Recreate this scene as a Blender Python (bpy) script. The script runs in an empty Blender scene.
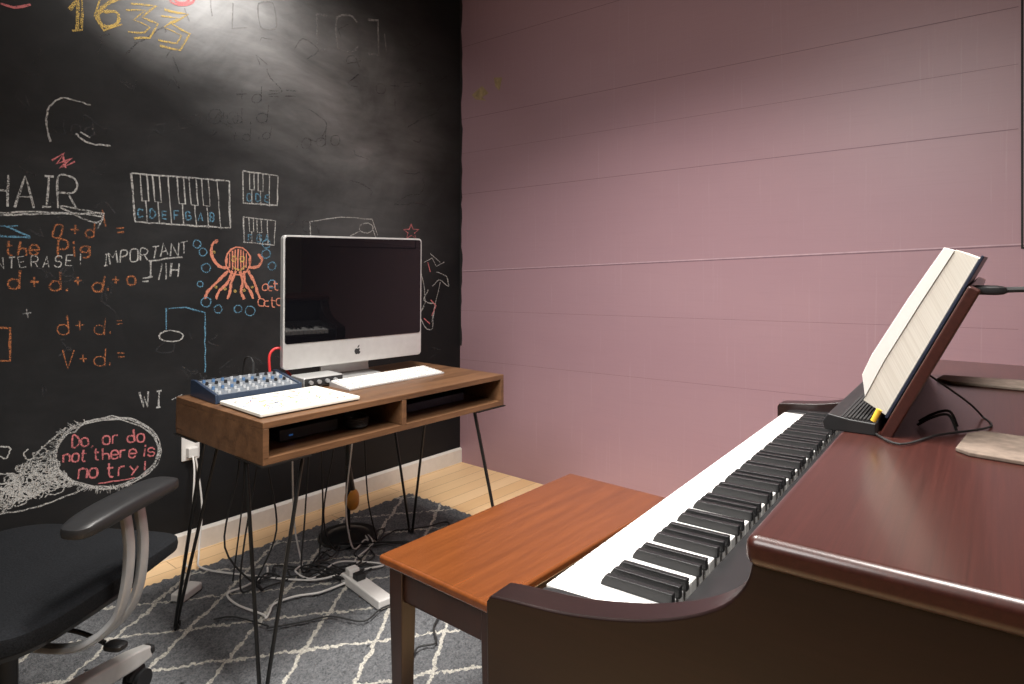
import bpy, bmesh, math, random
from mathutils import Vector, Matrix
random.seed(7)
scene = bpy.context.scene
scene.view_settings.view_transform = 'Standard'
COL = scene.collection

# ------------------------------------------------------------------ materials
def nt(m):
    m.use_nodes = True
    t = m.node_tree
    return t, t.nodes, t.links, t.nodes['Principled BSDF']

def mth(t, op, a, b=None, clamp=False):
    n = t.nodes.new('ShaderNodeMath'); n.operation = op; n.use_clamp = clamp
    for i, x in enumerate((a, b)):
        if x is None: continue
        if isinstance(x, (int, float)): n.inputs[i].default_value = x
        else: t.links.new(x, n.inputs[i])
    return n.outputs[0]

def coords(t, scale=(1,1,1), loc=(0,0,0), rot=(0,0,0)):
    tc = t.nodes.new('ShaderNodeTexCoord'); mp = t.nodes.new('ShaderNodeMapping')
    mp.inputs['Scale'].default_value = scale; mp.inputs['Location'].default_value = loc
    mp.inputs['Rotation'].default_value = rot
    t.links.new(tc.outputs['Object'], mp.inputs[0]); return mp.outputs[0]

def noise(t, vec, scale, detail=4, rough=.5, dist=0):
    n = t.nodes.new('ShaderNodeTexNoise'); n.inputs['Scale'].default_value = scale
    n.inputs['Detail'].default_value = detail; n.inputs['Roughness'].default_value = rough
    n.inputs['Distortion'].default_value = dist
    t.links.new(vec, n.inputs['Vector']); return n.outputs['Fac']

def ramp(t, fac, stops):
    r = t.nodes.new('ShaderNodeValToRGB'); el = r.color_ramp.elements
    while len(el) < len(stops): el.new(.5)
    for e, (p, c) in zip(el, stops): e.position = p; e.color = (*c, 1) if len(c) == 3 else c
    t.links.new(fac, r.inputs[0]); return r.outputs[0]

def mixc(t, fac, a, b):
    n = t.nodes.new('ShaderNodeMix'); n.data_type = 'RGBA'
    for s, x in ((0, fac), (6, a), (7, b)):
        if isinstance(x, (int, float)): n.inputs[s].default_value = x
        elif isinstance(x, tuple): n.inputs[s].default_value = (*x, 1)
        else: t.links.new(x, n.inputs[s])
    return n.outputs[2]

def bumpn(t, h, strength, dist=.01):
    b = t.nodes.new('ShaderNodeBump'); b.inputs['Strength'].default_value = strength
    b.inputs['Distance'].default_value = dist
    t.links.new(h, b.inputs['Height']); return b.outputs[0]

def mat(name, col, rough=.5, metal=0, var=.12, scale=40, bump=0, coat=0, emis=0, ior=1.5, spec=.5):
    m = bpy.data.materials.new(name); t, N, L, P = nt(m)
    f = noise(t, coords(t), scale)
    a = tuple(max(0, c*(1-var)) for c in col); b = tuple(min(1, c*(1+var)) for c in col)
    L.new(ramp(t, f, [(.3, a), (.7, b)]), P.inputs['Base Color'])
    P.inputs['Roughness'].default_value = rough; P.inputs['Metallic'].default_value = metal
    P.inputs['Coat Weight'].default_value = coat; P.inputs['IOR'].default_value = ior
    P.inputs['Specular IOR Level'].default_value = spec
    if bump: L.new(bumpn(t, f, bump, .002), P.inputs['Normal'])
    if emis:
        P.inputs['Emission Color'].default_value = (*col, 1); P.inputs['Emission Strength'].default_value = emis
    return m

def wood(name, dark, light, axis='x', rough=.35, coat=0, fine=1.0, contrast=(.3, .7), st=14):
    m = bpy.data.materials.new(name); t, N, L, P = nt(m)
    sc = {'x': (1.2, st, st), 'y': (st, 1.2, st), 'z': (st, st, 1.2)}[axis]
    v = coords(t, sc)
    f = noise(t, v, 1.6*fine, 6, .6, .6); g = noise(t, v, 9*fine, 3, .6)
    s = mth(t, 'ADD', mth(t, 'MULTIPLY', f, .65), mth(t, 'MULTIPLY', g, .35))
    L.new(ramp(t, s, [(contrast[0], dark), (contrast[1], light)]), P.inputs['Base Color'])
    P.inputs['Roughness'].default_value = rough; P.inputs['Coat Weight'].default_value = coat
    P.inputs['Coat Roughness'].default_value = .18
    L.new(bumpn(t, g, .06, .001), P.inputs['Normal'])
    return m

def chalk(name, col, dens=.5):
    m = bpy.data.materials.new(name); t, N, L, P = nt(m)
    P.inputs['Base Color'].default_value = (*col, 1); P.inputs['Roughness'].default_value = 1
    P.inputs['Specular IOR Level'].default_value = 0
    f = noise(t, coords(t), 300, 3, .7); g = noise(t, coords(t), 9, 3, .6)
    s = mth(t, 'ADD', f, mth(t, 'MULTIPLY', mth(t, 'SUBTRACT', g, .5), .35))
    a = mth(t, 'MULTIPLY', mth(t, 'SUBTRACT', s, 1-dens-.14), 4, True)
    L.new(mth(t, 'MULTIPLY', a, .9), P.inputs['Alpha'])
    return m

M = {}
M['black_plastic'] = mat('black_plastic', (.015,.015,.016), .45)
M['black_metal'] = mat('black_metal', (.012,.012,.012), .35, .3)
M['rubber'] = mat('rubber', (.02,.02,.02), .7)
M['alu'] = mat('brushed_aluminium', (.62,.62,.61), .34, .6, .04)
M['silver'] = mat('silver_paint', (.36,.365,.37), .35, .5, .05)
M['silver2'] = mat('silver_base', (.55,.54,.52), .35, .35, .05)
M['white_pl'] = mat('white_plastic', (.70,.68,.65), .4, 0, .03)
M['white_key'] = mat('white_key', (.86,.85,.83), .22, 0, .01, coat=.2)
M['black_key'] = mat('black_key', (.006,.006,.007), .45)
M['knobw'] = mat('grey_knob', (.42,.44,.46), .5)
M['glass'] = mat('display_glass', (.003,.003,.004), .02, 0, .02, ior=1.65)
M['fabric'] = mat('black_fabric', (.012,.013,.015), .95, 0, .4, 300, .4, spec=.15)
M['mixtop'] = mat('mixer_panel', (.14,.155,.175), .5)
M['blue'] = mat('blue_plastic', (.022,.036,.065), .4)
M['red'] = mat('red_rubber', (.6,.03,.03), .45)
M['amber'] = mat('amber_plastic', (.65,.28,.04), .3)
M['yellow'] = mat('yellow_plastic', (.8,.5,.05), .4)
M['navy'] = mat('navy_cover', (.015,.02,.04), .4)
M['suede'] = mat('suede', (.19,.145,.115), .95, 0, .25, 60, .3)
M['leather'] = mat('leather', (.24,.19,.155), .8, 0, .2, 60, .2)
M['tape'] = mat('yellowed_tape', (.34,.25,.13), .6, 0, .3)
M['groove'] = mat('dark_gap', (.012,.01,.01), .8)
M['seam'] = mat('seam_shadow', (.18,.105,.13), .7)
M['seaml'] = mat('seam_light', (.46,.32,.36), .6)
M['paint'] = mat('white_paint', (.72,.69,.64), .5, 0, .04)
M['wallw'] = mat('off_white_paint', (.50,.47,.44), .8, 0, .04)
M['ceil'] = mat('ceiling_paint', (.55,.53,.5), .9, 0, .04)
M['walnut'] = wood('walnut', (.055,.025,.012), (.19,.095,.045), 'x', .4)
M['walnut_shade'] = wood('walnut_shaded', (.02,.010,.006), (.07,.034,.018), 'x', .5)  # darker copy of the walnut, cubby shade put into its colour
M['bench_top'] = wood('bench_cherry', (.085,.024,.007), (.21,.062,.016), 'x', .20, .7, 1.0, (.2, .8), st=22)
M['bench_leg'] = wood('bench_dark', (.018,.0065,.004), (.040,.014,.008), 'z', .35, .2)
M['mahog'] = wood('mahogany', (.026,.007,.005), (.068,.018,.013), 'x', .34, .35, 1.6, (.25, .75), 75)
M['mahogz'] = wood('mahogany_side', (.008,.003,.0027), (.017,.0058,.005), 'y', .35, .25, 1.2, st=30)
M['chart'] = mat('sheet_white', (.72,.70,.63), .5, 0, .05)

def pages(name, a, b):
    m = bpy.data.materials.new(name); t, N, L, P = nt(m)
    v = coords(t, (1, 60, 60), rot=(.45, 0, 0)); sp = N.new('ShaderNodeMapping')
    sp.inputs['Scale'].default_value = (1, 12, .04); L.new(v, sp.inputs[0])
    f = noise(t, sp.outputs[0], 1.0, 3, .6)
    L.new(ramp(t, f, [(.3, a), (.7, b)]), P.inputs['Base Color']); P.inputs['Roughness'].default_value = .85
    return m
M['page'] = pages('page_edges', (.70,.65,.56), (.84,.80,.71))
M['pagew'] = mat('page_white', (.93,.91,.86), .8, 0, .02, 60)

# floor
m = bpy.data.materials.new('maple_planks'); t, N, L, P = nt(m)
br = N.new('ShaderNodeTexBrick'); L.new(coords(t), br.inputs['Vector'])
br.inputs['Color1'].default_value = (.80,.53,.27,1); br.inputs['Color2'].default_value = (.92,.66,.38,1)
br.inputs['Mortar'].default_value = (.35,.20,.10,1); br.inputs['Scale'].default_value = 1
br.inputs['Mortar Size'].default_value = .0015; br.inputs['Brick Width'].default_value = 1.1
br.inputs['Row Height'].default_value = .09; br.offset = .37
g = noise(t, coords(t, (2, 30, 1)), 2, 5)
L.new(mixc(t, mth(t, 'MULTIPLY', g, .3), br.outputs[0], (.55,.33,.15)), P.inputs['Base Color'])
P.inputs['Roughness'].default_value = .38
M['floor'] = m

# chalkboard
m = bpy.data.materials.new('chalkboard_paint'); t, N, L, P = nt(m)
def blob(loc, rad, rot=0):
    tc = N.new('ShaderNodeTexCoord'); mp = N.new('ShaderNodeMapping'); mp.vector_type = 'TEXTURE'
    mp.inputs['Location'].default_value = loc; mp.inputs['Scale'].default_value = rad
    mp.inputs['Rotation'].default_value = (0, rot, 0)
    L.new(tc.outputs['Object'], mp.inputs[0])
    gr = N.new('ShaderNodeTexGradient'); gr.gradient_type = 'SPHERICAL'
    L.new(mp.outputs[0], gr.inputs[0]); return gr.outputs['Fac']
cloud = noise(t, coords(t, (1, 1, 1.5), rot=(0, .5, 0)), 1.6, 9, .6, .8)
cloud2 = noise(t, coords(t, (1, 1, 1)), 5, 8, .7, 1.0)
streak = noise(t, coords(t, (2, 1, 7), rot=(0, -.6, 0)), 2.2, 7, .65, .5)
b0 = blob((1.22, 0, 2.34), (.60, 1, .46), .15)  # bright top haze: chalk dust plus reflected lamp glow painted into the board colour
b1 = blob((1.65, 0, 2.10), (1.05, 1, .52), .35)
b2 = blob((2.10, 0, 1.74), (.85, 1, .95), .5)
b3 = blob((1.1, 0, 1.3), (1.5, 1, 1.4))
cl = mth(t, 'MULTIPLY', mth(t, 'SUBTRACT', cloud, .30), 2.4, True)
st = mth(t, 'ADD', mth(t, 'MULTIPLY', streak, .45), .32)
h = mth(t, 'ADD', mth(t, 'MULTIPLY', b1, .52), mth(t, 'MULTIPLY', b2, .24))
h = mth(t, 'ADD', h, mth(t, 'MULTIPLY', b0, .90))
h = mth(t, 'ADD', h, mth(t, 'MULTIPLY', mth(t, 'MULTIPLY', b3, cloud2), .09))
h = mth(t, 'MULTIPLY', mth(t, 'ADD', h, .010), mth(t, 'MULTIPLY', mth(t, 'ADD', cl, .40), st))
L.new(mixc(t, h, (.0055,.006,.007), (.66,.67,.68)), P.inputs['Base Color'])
P.inputs['Roughness'].default_value = .55
P.inputs['Specular IOR Level'].default_value = .22
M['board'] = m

# pink foam
m = bpy.data.materials.new('pink_foam_board'); t, N, L, P = nt(m)
f1 = noise(t, coords(t, (1, 1, 3)), .8, 3, .5); f2 = noise(t, coords(t, (1, 34, .8)), 3, 5, .65)
f3 = noise(t, coords(t, (1, 1.5, 60)), 3, 3, .6)
base = ramp(t, f1, [(.3, (.325,.20,.232)), (.7, (.35,.22,.25))])
c2 = mixc(t, mth(t, 'MULTIPLY', mth(t, 'SUBTRACT', f2, .60), 1.4, True), base, (.52,.40,.43))
c3 = mixc(t, mth(t, 'MULTIPLY', mth(t, 'SUBTRACT', f3, .5), .6, True), c2, (.25,.15,.18))
L.new(c3, P.inputs['Base Color'])
P.inputs['Roughness'].default_value = .38; P.inputs['Specular IOR Level'].default_value = .45
M['pink'] = m

# rug
m = bpy.data.materials.new('shag_lattice'); t, N, L, P = nt(m)
tc = N.new('ShaderNodeTexCoord'); sp = N.new('ShaderNodeSeparateXYZ'); L.new(tc.outputs['Object'], sp.inputs[0])
w = mth(t, 'MULTIPLY', mth(t, 'SUBTRACT', noise(t, coords(t), 14, 3), .5), .18)
w2 = mth(t, 'MULTIPLY', mth(t, 'SUBTRACT', noise(t, coords(t), 110, 3), .5), .09)
w = mth(t, 'ADD', w, w2)
A = mth(t, 'DIVIDE', sp.outputs[0], .34); B = mth(t, 'DIVIDE', sp.outputs[1], .25)
def line(x):
    fr = mth(t, 'FRACT', mth(t, 'ADD', x, 20.25)); d = mth(t, 'ABSOLUTE', mth(t, 'SUBTRACT', fr, .5))
    return mth(t, 'LESS_THAN', d, .029)
l1 = line(mth(t, 'ADD', mth(t, 'ADD', A, B), w)); l2 = line(mth(t, 'ADD', mth(t, 'SUBTRACT', A, B), w))
ln = mth(t, 'MAXIMUM', l1, l2)
fz = noise(t, coords(t), 170, 3, .7)
fz2 = noise(t, coords(t), 60, 4, .7)
grey = ramp(t, mth(t, 'ADD', mth(t, 'MULTIPLY', fz, .6), mth(t, 'MULTIPLY', fz2, .4)), [(.37, (.070,.074,.080)), (.62, (.235,.24,.25))])
crm = ramp(t, fz, [(.34, (.36,.34,.30)), (.62, (.78,.75,.67))])
L.new(mixc(t, ln, grey, crm), P.inputs['Base Color']); P.inputs['Roughness'].default_value = 1
L.new(bumpn(t, fz, 1, .010), P.inputs['Normal'])
M['rug'] = m

# ------------------------------------------------------------------ mesh builder
class MB:
    def __init__(s): s.v = []; s.f = []
    def add(s, vs, fs):
        o = len(s.v); s.v += [tuple(v) for v in vs]; s.f += [tuple(i+o for i in f) for f in fs]; return s
    def box(s, x0, x1, y0, y1, z0, z1, mtx=None):
        vs = [Vector((x, y, z)) for z in (z0, z1) for y in (y0, y1) for x in (x0, x1)]
        if mtx: vs = [mtx @ v for v in vs]
        return s.add(vs, [(0,2,3,1),(4,5,7,6),(0,1,5,4),(2,6,7,3),(0,4,6,2),(1,3,7,5)])
    def cyl(s, p, q, r, r2=None, n=20):
        return s.sweep([Vector(p), Vector(q)], [r, r if r2 is None else r2], n)
    def sweep(s, pts, rs, n=8, flat=None):
        pts = [Vector(p) for p in pts]; k = len(pts); vs = []; fs = []
        ref = None
        for i, p in enumerate(pts):
            d = (pts[min(i+1, k-1)] - pts[max(i-1, 0)]).normalized()
            if ref is None:
                ref = Vector((0,0,1)) if abs(d.z) < .9 else Vector((1,0,0))
            a = d.cross(ref).normalized(); b = a.cross(d).normalized(); ref = b
            r = rs[i] if isinstance(rs, (list, tuple)) else rs
            for j in range(n):
                th = 2*math.pi*j/n
                if flat: 
                    c_, s_ = math.cos(th), math.sin(th)
                    c_ = math.copysign(abs(c_)**.5, c_); s_ = math.copysign(abs(s_)**.5, s_)
                    vs.append(p + a*c_*flat[0] + b*s_*flat[1])
                else: vs.append(p + a*math.cos(th)*r + b*math.sin(th)*r)
        for i in range(k-1):
            for j in range(n):
                fs.append((i*n+j, i*n+(j+1)%n, (i+1)*n+(j+1)%n, (i+1)*n+j))
        fs.append(tuple(range(n-1, -1, -1))); fs.append(tuple((k-1)*n+j for j in range(n)))
        return s.add(vs, fs)
    def tube(s, pts, r, n=8, sub=6, flat=None):
        return s.sweep(crom(pts, sub), r, n, flat)
    def prism(s, prof, lo, hi, axis='x'):
        k = len(prof)
        def P(a, b, c): return (c, a, b) if axis == 'x' else ((a, c, b) if axis == 'y' else (a, b, c))
        vs = [P(a, b, lo) for a, b in prof] + [P(a, b, hi) for a, b in prof]
        fs = [tuple(range(k)), tuple(range(2*k-1, k-1, -1))] + [(i, i+k, (i+1)%k+k, (i+1)%k) for i in range(k)]
        return s.add(vs, fs)
    def sell(s, c, h, e1=.4, e2=.4, nu=32, nv=14, fn=None):
        def sg(x, e): return math.copysign(abs(x)**e, x)
        vs = []; fs = []
        for i in range(nv+1):
            ph = -math.pi/2 + math.pi*i/nv
            for j in range(nu):
                th = 2*math.pi*j/nu
                x = sg(math.cos(ph), e1)*sg(math.cos(th), e2); y = sg(math.cos(ph), e1)*sg(math.sin(th), e2); z = sg(math.sin(ph), e1)
                if fn: x, y, z = fn(x, y, z)
                vs.append((c[0]+x*h[0], c[1]+y*h[1], c[2]+z*h[2]))
        for i in range(nv):
            for j in range(nu):
                fs.append((i*nu+j, i*nu+(j+1)%nu, (i+1)*nu+(j+1)%nu, (i+1)*nu+j))
        return s.add(vs, fs)
    def obj(s, name, m, parent=None, bevel=0, smooth=35, seg=2, label=None, kind=None):
        me = bpy.data.meshes.new(name); me.from_pydata(s.v, [], s.f)
        bm = bmesh.new(); bm.from_mesh(me)
        bmesh.ops.remove_doubles(bm, verts=bm.verts, dist=1e-6)
        bmesh.ops.recalc_face_normals(bm, faces=bm.faces); bm.to_mesh(me); bm.free()
        for p in me.polygons: p.use_smooth = True
        me.set_sharp_from_angle(angle=math.radians(smooth))
        me.materials.append(m if not isinstance(m, str) else M[m])
        o = bpy.data.objects.new(name, me); COL.objects.link(o)
        if parent: o.parent = parent
        if bevel:
            b = o.modifiers.new('bevel', 'BEVEL'); b.width = bevel; b.segments = seg; b.limit_method = 'ANGLE'
            b.harden_normals = True
        if label: o['label'] = label
        if kind: o['kind'] = kind
        return o

def crom(pts, sub=6):
    pts = [Vector(p) for p in pts]
    if len(pts) < 3: return pts
    out = []
    for i in range(len(pts)-1):
        p0 = pts[max(i-1, 0)]; p1 = pts[i]; p2 = pts[i+1]; p3 = pts[min(i+2, len(pts)-1)]
        for k in range(sub):
            u = k/sub
            out.append(.5*((2*p1)+(-p0+p2)*u+(2*p0-5*p1+4*p2-p3)*u*u+(-p0+3*p1-3*p2+p3)*u**3))
    out.append(pts[-1]); return out

def root(name, loc, rz=0, label='', cat=''):
    e = bpy.data.objects.new(name, None); e.empty_display_size = .1
    e.location = loc; e.rotation_euler = (0, 0, rz); COL.objects.link(e)
    e['label'] = label; e['category'] = cat; return e

def top(o, label, cat):
    o['label'] = label; o['category'] = cat; return o

def dup(o, parent, loc=None, rot=None):
    c = o.copy(); COL.objects.link(c); c.parent = parent
    if loc is not None: c.location = loc
    if rot is not None: c.rotation_euler = rot
    return c

# ------------------------------------------------------------------ camera
HC = 1.18
cam = bpy.data.cameras.new('camera'); co = bpy.data.objects.new('camera', cam); COL.objects.link(co)
co.location = (0, 0, HC); co.rotation_euler = (math.pi/2, 0, math.radians(40.2-90))
cam.sensor_width = 36; cam.lens = 660/1024*36; cam.shift_y = -82/1024; cam.clip_start = .02
scene.camera = co

# ------------------------------------------------------------------ room
V = 2.726; U = 2.755; X0 = -2.2; Y0 = -2.2; CE = 2.75
S = 'structure'
MB().box(X0, U, Y0, V, -.1, 0).obj('floor', 'floor', kind=S)
MB().box(X0, U, Y0, V, CE, CE+.1).obj('ceiling', 'ceil', kind=S)
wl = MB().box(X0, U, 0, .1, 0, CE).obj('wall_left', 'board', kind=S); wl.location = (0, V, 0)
wb = MB().box(U, U+.1, Y0, V+.1, 0, CE).obj('wall_back', 'pink', kind=S)
MB().box(X0, U+.1, Y0-.1, Y0, 0, CE).obj('wall_right', 'wallw', kind=S)
MB().box(X0-.1, X0, Y0, V+.1, 0, CE).obj('wall_front', 'wallw', kind=S)
MB().prism([(V-.014, 0), (V, 0), (V, .085), (V-.006, .085), (V-.014, .075)], X0, U, 'x').obj('baseboard_left', 'paint', kind=S)

def seam(v0, z0, v1, z1, h, d, mt, name='seam'):
    b = MB(); x = U
    b.add([(x-d, v0, z0-h/2), (x-d, v1, z1-h/2), (x-d, v1, z1+h/2), (x-d, v0, z0+h/2),
           (x, v0, z0-h/2), (x, v1, z1-h/2), (x, v1, z1+h/2), (x, v0, z0+h/2)],
          [(0,1,2,3),(4,7,6,5),(0,4,5,1),(3,2,6,7),(0,3,7,4),(1,5,6,2)])
    return b.obj(name, mt, wb)
VE = .13
for (z0, z1) in ((1.562, 1.615), (2.00, 2.02), (2.42, 2.44), (.60, .66), (.885, .95), (1.80, 1.83)):
    big = (z0 in (1.562, 2.00, 2.42))
    seam(V, z0, VE, z1, .0022 if big else .0013, .0003, 'seam')
seam(V, 1.11, -1.5, 1.30, .0042, .0004, 'seam'); seam(V, 1.1155, -1.5, 1.3055, .004, .0003, 'seaml')
MB().box(U-.002, U, .117, .123, 1.222, CE).obj('trim_1', 'groove', kind=S)
MB().box(U-.002, U, -1.5, .123, 1.217, 1.223).obj('trim_2', 'groove', kind=S)
z = .68
prof = [(V, CE), (V, z)]
while z < CE:
    prof.append((V-.008-random.random()*.014, z)); z += .03+random.random()*.05
prof.append((V-.012, CE))
MB().prism(prof, U-.003, U, 'x').obj('trim_3', 'groove', kind=S)
MB().prism([(2.63,2.13),(2.55,2.17),(2.50,2.12),(2.55,2.105),(2.52,2.08),(2.60,2.10)], U-.001, U, 'x').obj('tape_patch', 'tape', wb)
MB().prism([(2.46,2.20),(2.40,2.19),(2.42,2.12),(2.45,2.15)], U-.001, U, 'x').obj('tape_patch', 'tape', wb)

# ------------------------------------------------------------------ chalk drawings on wall_left
ca, sa = .7638, .6455
def W(px, py):                       # survey of the board: sketch point -> (u, z) on the wall plane
    t_ = (px-512)/660; Z = V/(sa-ca*t_); return Z*(sa*t_+ca), HC-(py-260)*Z/660
CH = {'w': chalk('chalk_white', (.62,.62,.60), .51), 'f': chalk('chalk_faint', (.36,.36,.36), .48),
      'g': chalk('chalk_ghost', (.085,.085,.09), .44),
      'o': chalk('chalk_orange', (.52,.20,.09), .49), 'y': chalk('chalk_yellow', (.70,.50,.16), .52),
      'b': chalk('chalk_blue', (.17,.38,.54), .51), 'p': chalk('chalk_pink', (.74,.24,.25), .56),
      'r': chalk('chalk_coral', (.78,.30,.20), .60)}
class Chalk:
    n = 0; grp = 0
    def __init__(s): s.b = MB(); Chalk.grp += 1
    def line(s, pts, w=2.2, smooth=False, jit=.5):
        if smooth:
            pts = [(p.x, p.y) for p in crom([Vector((x, y, 0)) for x, y in pts], 6)]
        P2 = []
        for i in range(len(pts)-1):
            a, c = pts[i], pts[i+1]; n = max(1, int(math.dist(a, c)/7))
            for k in range(n): P2.append((a[0]+(c[0]-a[0])*k/n, a[1]+(c[1]-a[1])*k/n))
        P2.append(pts[-1])
        P2 = [W(x+random.uniform(-jit, jit), y+random.uniform(-jit, jit)) for x, y in P2]
        vs = []; k = len(P2); yy = -.0010-.00001*(Chalk.n % 12)-.00012*(Chalk.grp % 8); Chalk.n += 1
        hw = w*.0032/2
        for i, p in enumerate(P2):
            q0 = P2[max(i-1, 0)]; q1 = P2[min(i+1, k-1)]
            d = Vector((q1[0]-q0[0], q1[1]-q0[1])); d = d.normalized() if d.length > 1e-6 else Vector((1, 0))
            ww = hw*random.uniform(.65, 1.25)
            vs += [(p[0]-d.y*ww, yy, p[1]+d.x*ww), (p[0]+d.y*ww, yy, p[1]-d.x*ww)]
        s.b.add(vs, [(2*i, 2*i+1, 2*i+3, 2*i+2) for i in range(k-1)]); return s
    def circ(s, cx, cy, rx, ry=None, w=2, a0=0, a1=6.4, n=14):
        ry = ry or rx
        return s.line([(cx+rx*math.cos(a0+(a1-a0)*i/n), cy+ry*math.sin(a0+(a1-a0)*i/n)) for i in range(n+1)], w, jit=.3)
    def text(s, tx, x, y, h, w=1.8, adv=.78, slope=0, wid=.6, jit=.3, wild=1):
        x0 = x
        for c in tx:
            g = G.get(c)
            dy = random.uniform(-.07, .07)*h*wild; sc = 1+random.uniform(-.10, .10)*wild
            ro = random.uniform(-.13, .13)*wild; sh = random.uniform(-.12, .18)*wild
            if g:
                for st in g.split('|'):
                    pp = []
                    for q in st.split():
                        lx = int(q[0])/4*h*wid*sc; ly = int(q[1])/6*h*sc; lx += ly*sh
                        if c == ',': ly -= h*.18
                        pp.append((x+lx*math.cos(ro)+ly*math.sin(ro), y+dy-(ly*math.cos(ro)-lx*math.sin(ro))))
                    pp = [(a, b_+slope*(a-x0)) for a, b_ in pp]
                    if len(pp) > 3 and c in 'doneshrgtCDOGSPRB63y': s.line(pp, w, True, jit*.5)
                    else: s.line(pp, w, jit=jit)
            x += h*adv*(.6 if c in " ,.!'iI" else 1)
        return s
    def done(s, col, label):
        me = bpy.data.meshes.new('chalk_drawing'); me.from_pydata(s.b.v, [], s.b.f); me.materials.append(CH[col])
        o = bpy.data.objects.new('chalk_drawing', me); COL.objects.link(o); o.parent = wl; o['label'] = label
G = {'A':"00 26 40|12 32",'B':"00 06 26 35 34 23 03|23 32 31 20 00",'C':"45 36 16 05 01 10 30 41",'D':"00 06 26 44 42 20 00",
'E':"40 00 06 46|03 33",'F':"00 06 46|03 33",'G':"45 36 16 05 01 10 30 41 43 23",'H':"00 06|40 46|03 43",'I':"10 16|00 20|06 26",
'M':"00 06 23 46 40",'N':"00 06 40 46",'O':"10 01 05 16 36 45 41 30 10",'P':"00 06 36 45 44 33 03",'R':"00 06 36 45 44 33 03|23 40",
'S':"45 36 16 05 04 13 33 42 41 30 10 01",'T':"20 26|06 46",'V':"06 20 46",'W':"06 10 24 30 46",'L':"06 00 40",'l':"26 20",
'd':"46 40|42 33 13 02 01 10 30 41",'o':"10 01 03 14 34 43 41 30 10",'n':"00 04|03 14 34 43 40",'r':"00 04|03 14 34",
't':"16 11 20 30|04 34",'h':"06 00|02 13 33 42 40",'e':"02 42 43 34 14 03 01 10 30 41",'i':"10 14|15 16",'s':"43 34 14 03 12 32 41 30 10 01",
'y':"04 22|44 10",'g':"43 34 14 03 12 32 43|44 41 30 10",'u':"03 01 10 30 41 43",'c':"33 13 02 01 10 30",'p':"00 03 33 32 02",
'[':"36 16 10 30",']':"16 36 30 10",
',':"11 00",'!':"26 22|21 20",':':"24 23|21 20",'+':"21 25|03 43",'=':"02 42|04 44",'.':"20 21",'1':"14 26 20",
'6':"46 16 03 01 10 30 41 42 33 03",'3':"06 46 23 42 41 30 00",'4':"06 03 43|36 30","'":"26 24"}
rs = random.Random(11)
c = Chalk()
for q in range(90):
    x_, y_ = rs.uniform(0, 430), rs.uniform(30, 400)
    if 120 < x_ < 280 and 170 < y_ < 320: continue
    n_ = rs.choice((2, 3, 4)); pp = [(x_, y_)]
    for _ in range(n_): pp.append((pp[-1][0]+rs.uniform(-14, 16), pp[-1][1]+rs.uniform(-12, 12)))
    c.line(pp, 1.6, n_ > 2, .4)
for q in range(8):
    c.text(''.join(rs.choice('do+=+do.') for _ in range(4)), rs.uniform(20, 380), rs.uniform(60, 150), rs.uniform(12, 20), 1.5, 1.0, rs.uniform(-.1, .1))
c.done('g', 'ghosts of wiped off chalk marks')
c = Chalk(); c.line([(70,10),(78,-2),(77,30)], 3.8); c.line([(82,-2),(82,30),(72,31)], 2.4)
c.line([(122,-3),(104,6),(98,18),(106,27),(118,22),(116,12),(102,12)], 3.8, True)
c.line([(100,0),(94,16),(104,31),(122,24)], 2); c.done('y', 'large yellow chalk numerals 1 and 6')
c = Chalk()
c.line([(130,4),(156,6),(142,17),(158,24),(150,38),(134,38)], 2.8); c.line([(126,10),(146,10),(134,20),(150,27),(144,33),(128,32)], 2.1)
c.line([(164,10),(188,14),(172,24),(190,34),(180,50),(160,46)], 2.8); c.line([(160,16),(178,18),(164,27),(182,36),(176,44),(158,40)], 2.1)
c.done('y', 'yellow outlined chalk numerals 3 3')
c = Chalk(); c.circ(182, 0, 12, 5, 3); c.circ(182, 0, 7, 3, 3); c.line([(0,3),(14,8),(30,5)], 3); c.done('p', 'small pink chalk swirl')
c = Chalk(); c.line([(50,142),(46,122),(50,106),(64,98),(90,105)], 1.7, True)
c.line([(76,134),(88,143),(110,146)], 2.1, True); c.line([(80,132),(90,138)], 1.6)
c.text('HAIR', -12, 206, 32, 2.0, .84, .02, wild=.3)
c.line([(0,213),(40,212),(100,216),(92,222),(60,206),(102,214)], 1.9, True)
c.line([(0,215),(48,214),(104,213),(98,228)], 1.9); c.done('w', 'white chalk word HAIR with underline')
c = Chalk(); c.line([(52,160),(64,153),(56,164),(72,158),(60,168),(75,162)], 1.9); c.line([(62,154),(66,168)], 1.8); c.done('p', 'pink chalk scribble')
c = Chalk(); c.line([(0,236),(30,238)], 2); c.line([(4,226),(30,236)], 2); c.line([(0,226),(18,226)], 1.6); c.done('b', 'blue chalk arrow')
c = Chalk(); c.text('O', 52, 237, 12, 1.9); c.text('+d', 70, 237, 14, 1.9, 1.1, wild=.5); c.text('=', 117, 237, 11, 1.9)
c.line([(102,210),(106,226)], 2.0)
c.text('the', 6, 255, 14, 2.0, .84, wid=.58, wild=.6); c.text('Pig', 58, 258, 17, 2.0, .82, wid=.55, wild=.5)
c.text('d', 8, 289, 17, 2.0); c.text('+', 30, 288, 14, 2.0); c.text('d.', 50, 291, 17, 2.0, .7); c.text('+', 74, 288, 13, 2.0)
c.text('d.', 92, 290, 16, 2.0, .7); c.text('+', 112, 286, 12, 2.0); c.text('o', 128, 286, 14, 2.0)
c.done('o', 'orange chalk note sums and the words the Pig')
c = Chalk(); c.text('=', 142, 285, 10, 1.8); c.text('INTERASE!', -10, 270, 11, 1.2, 1.04, -.06)
c.text('IMPORTANT', 104, 265, 12, 1.5, .84, -.14)
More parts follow.
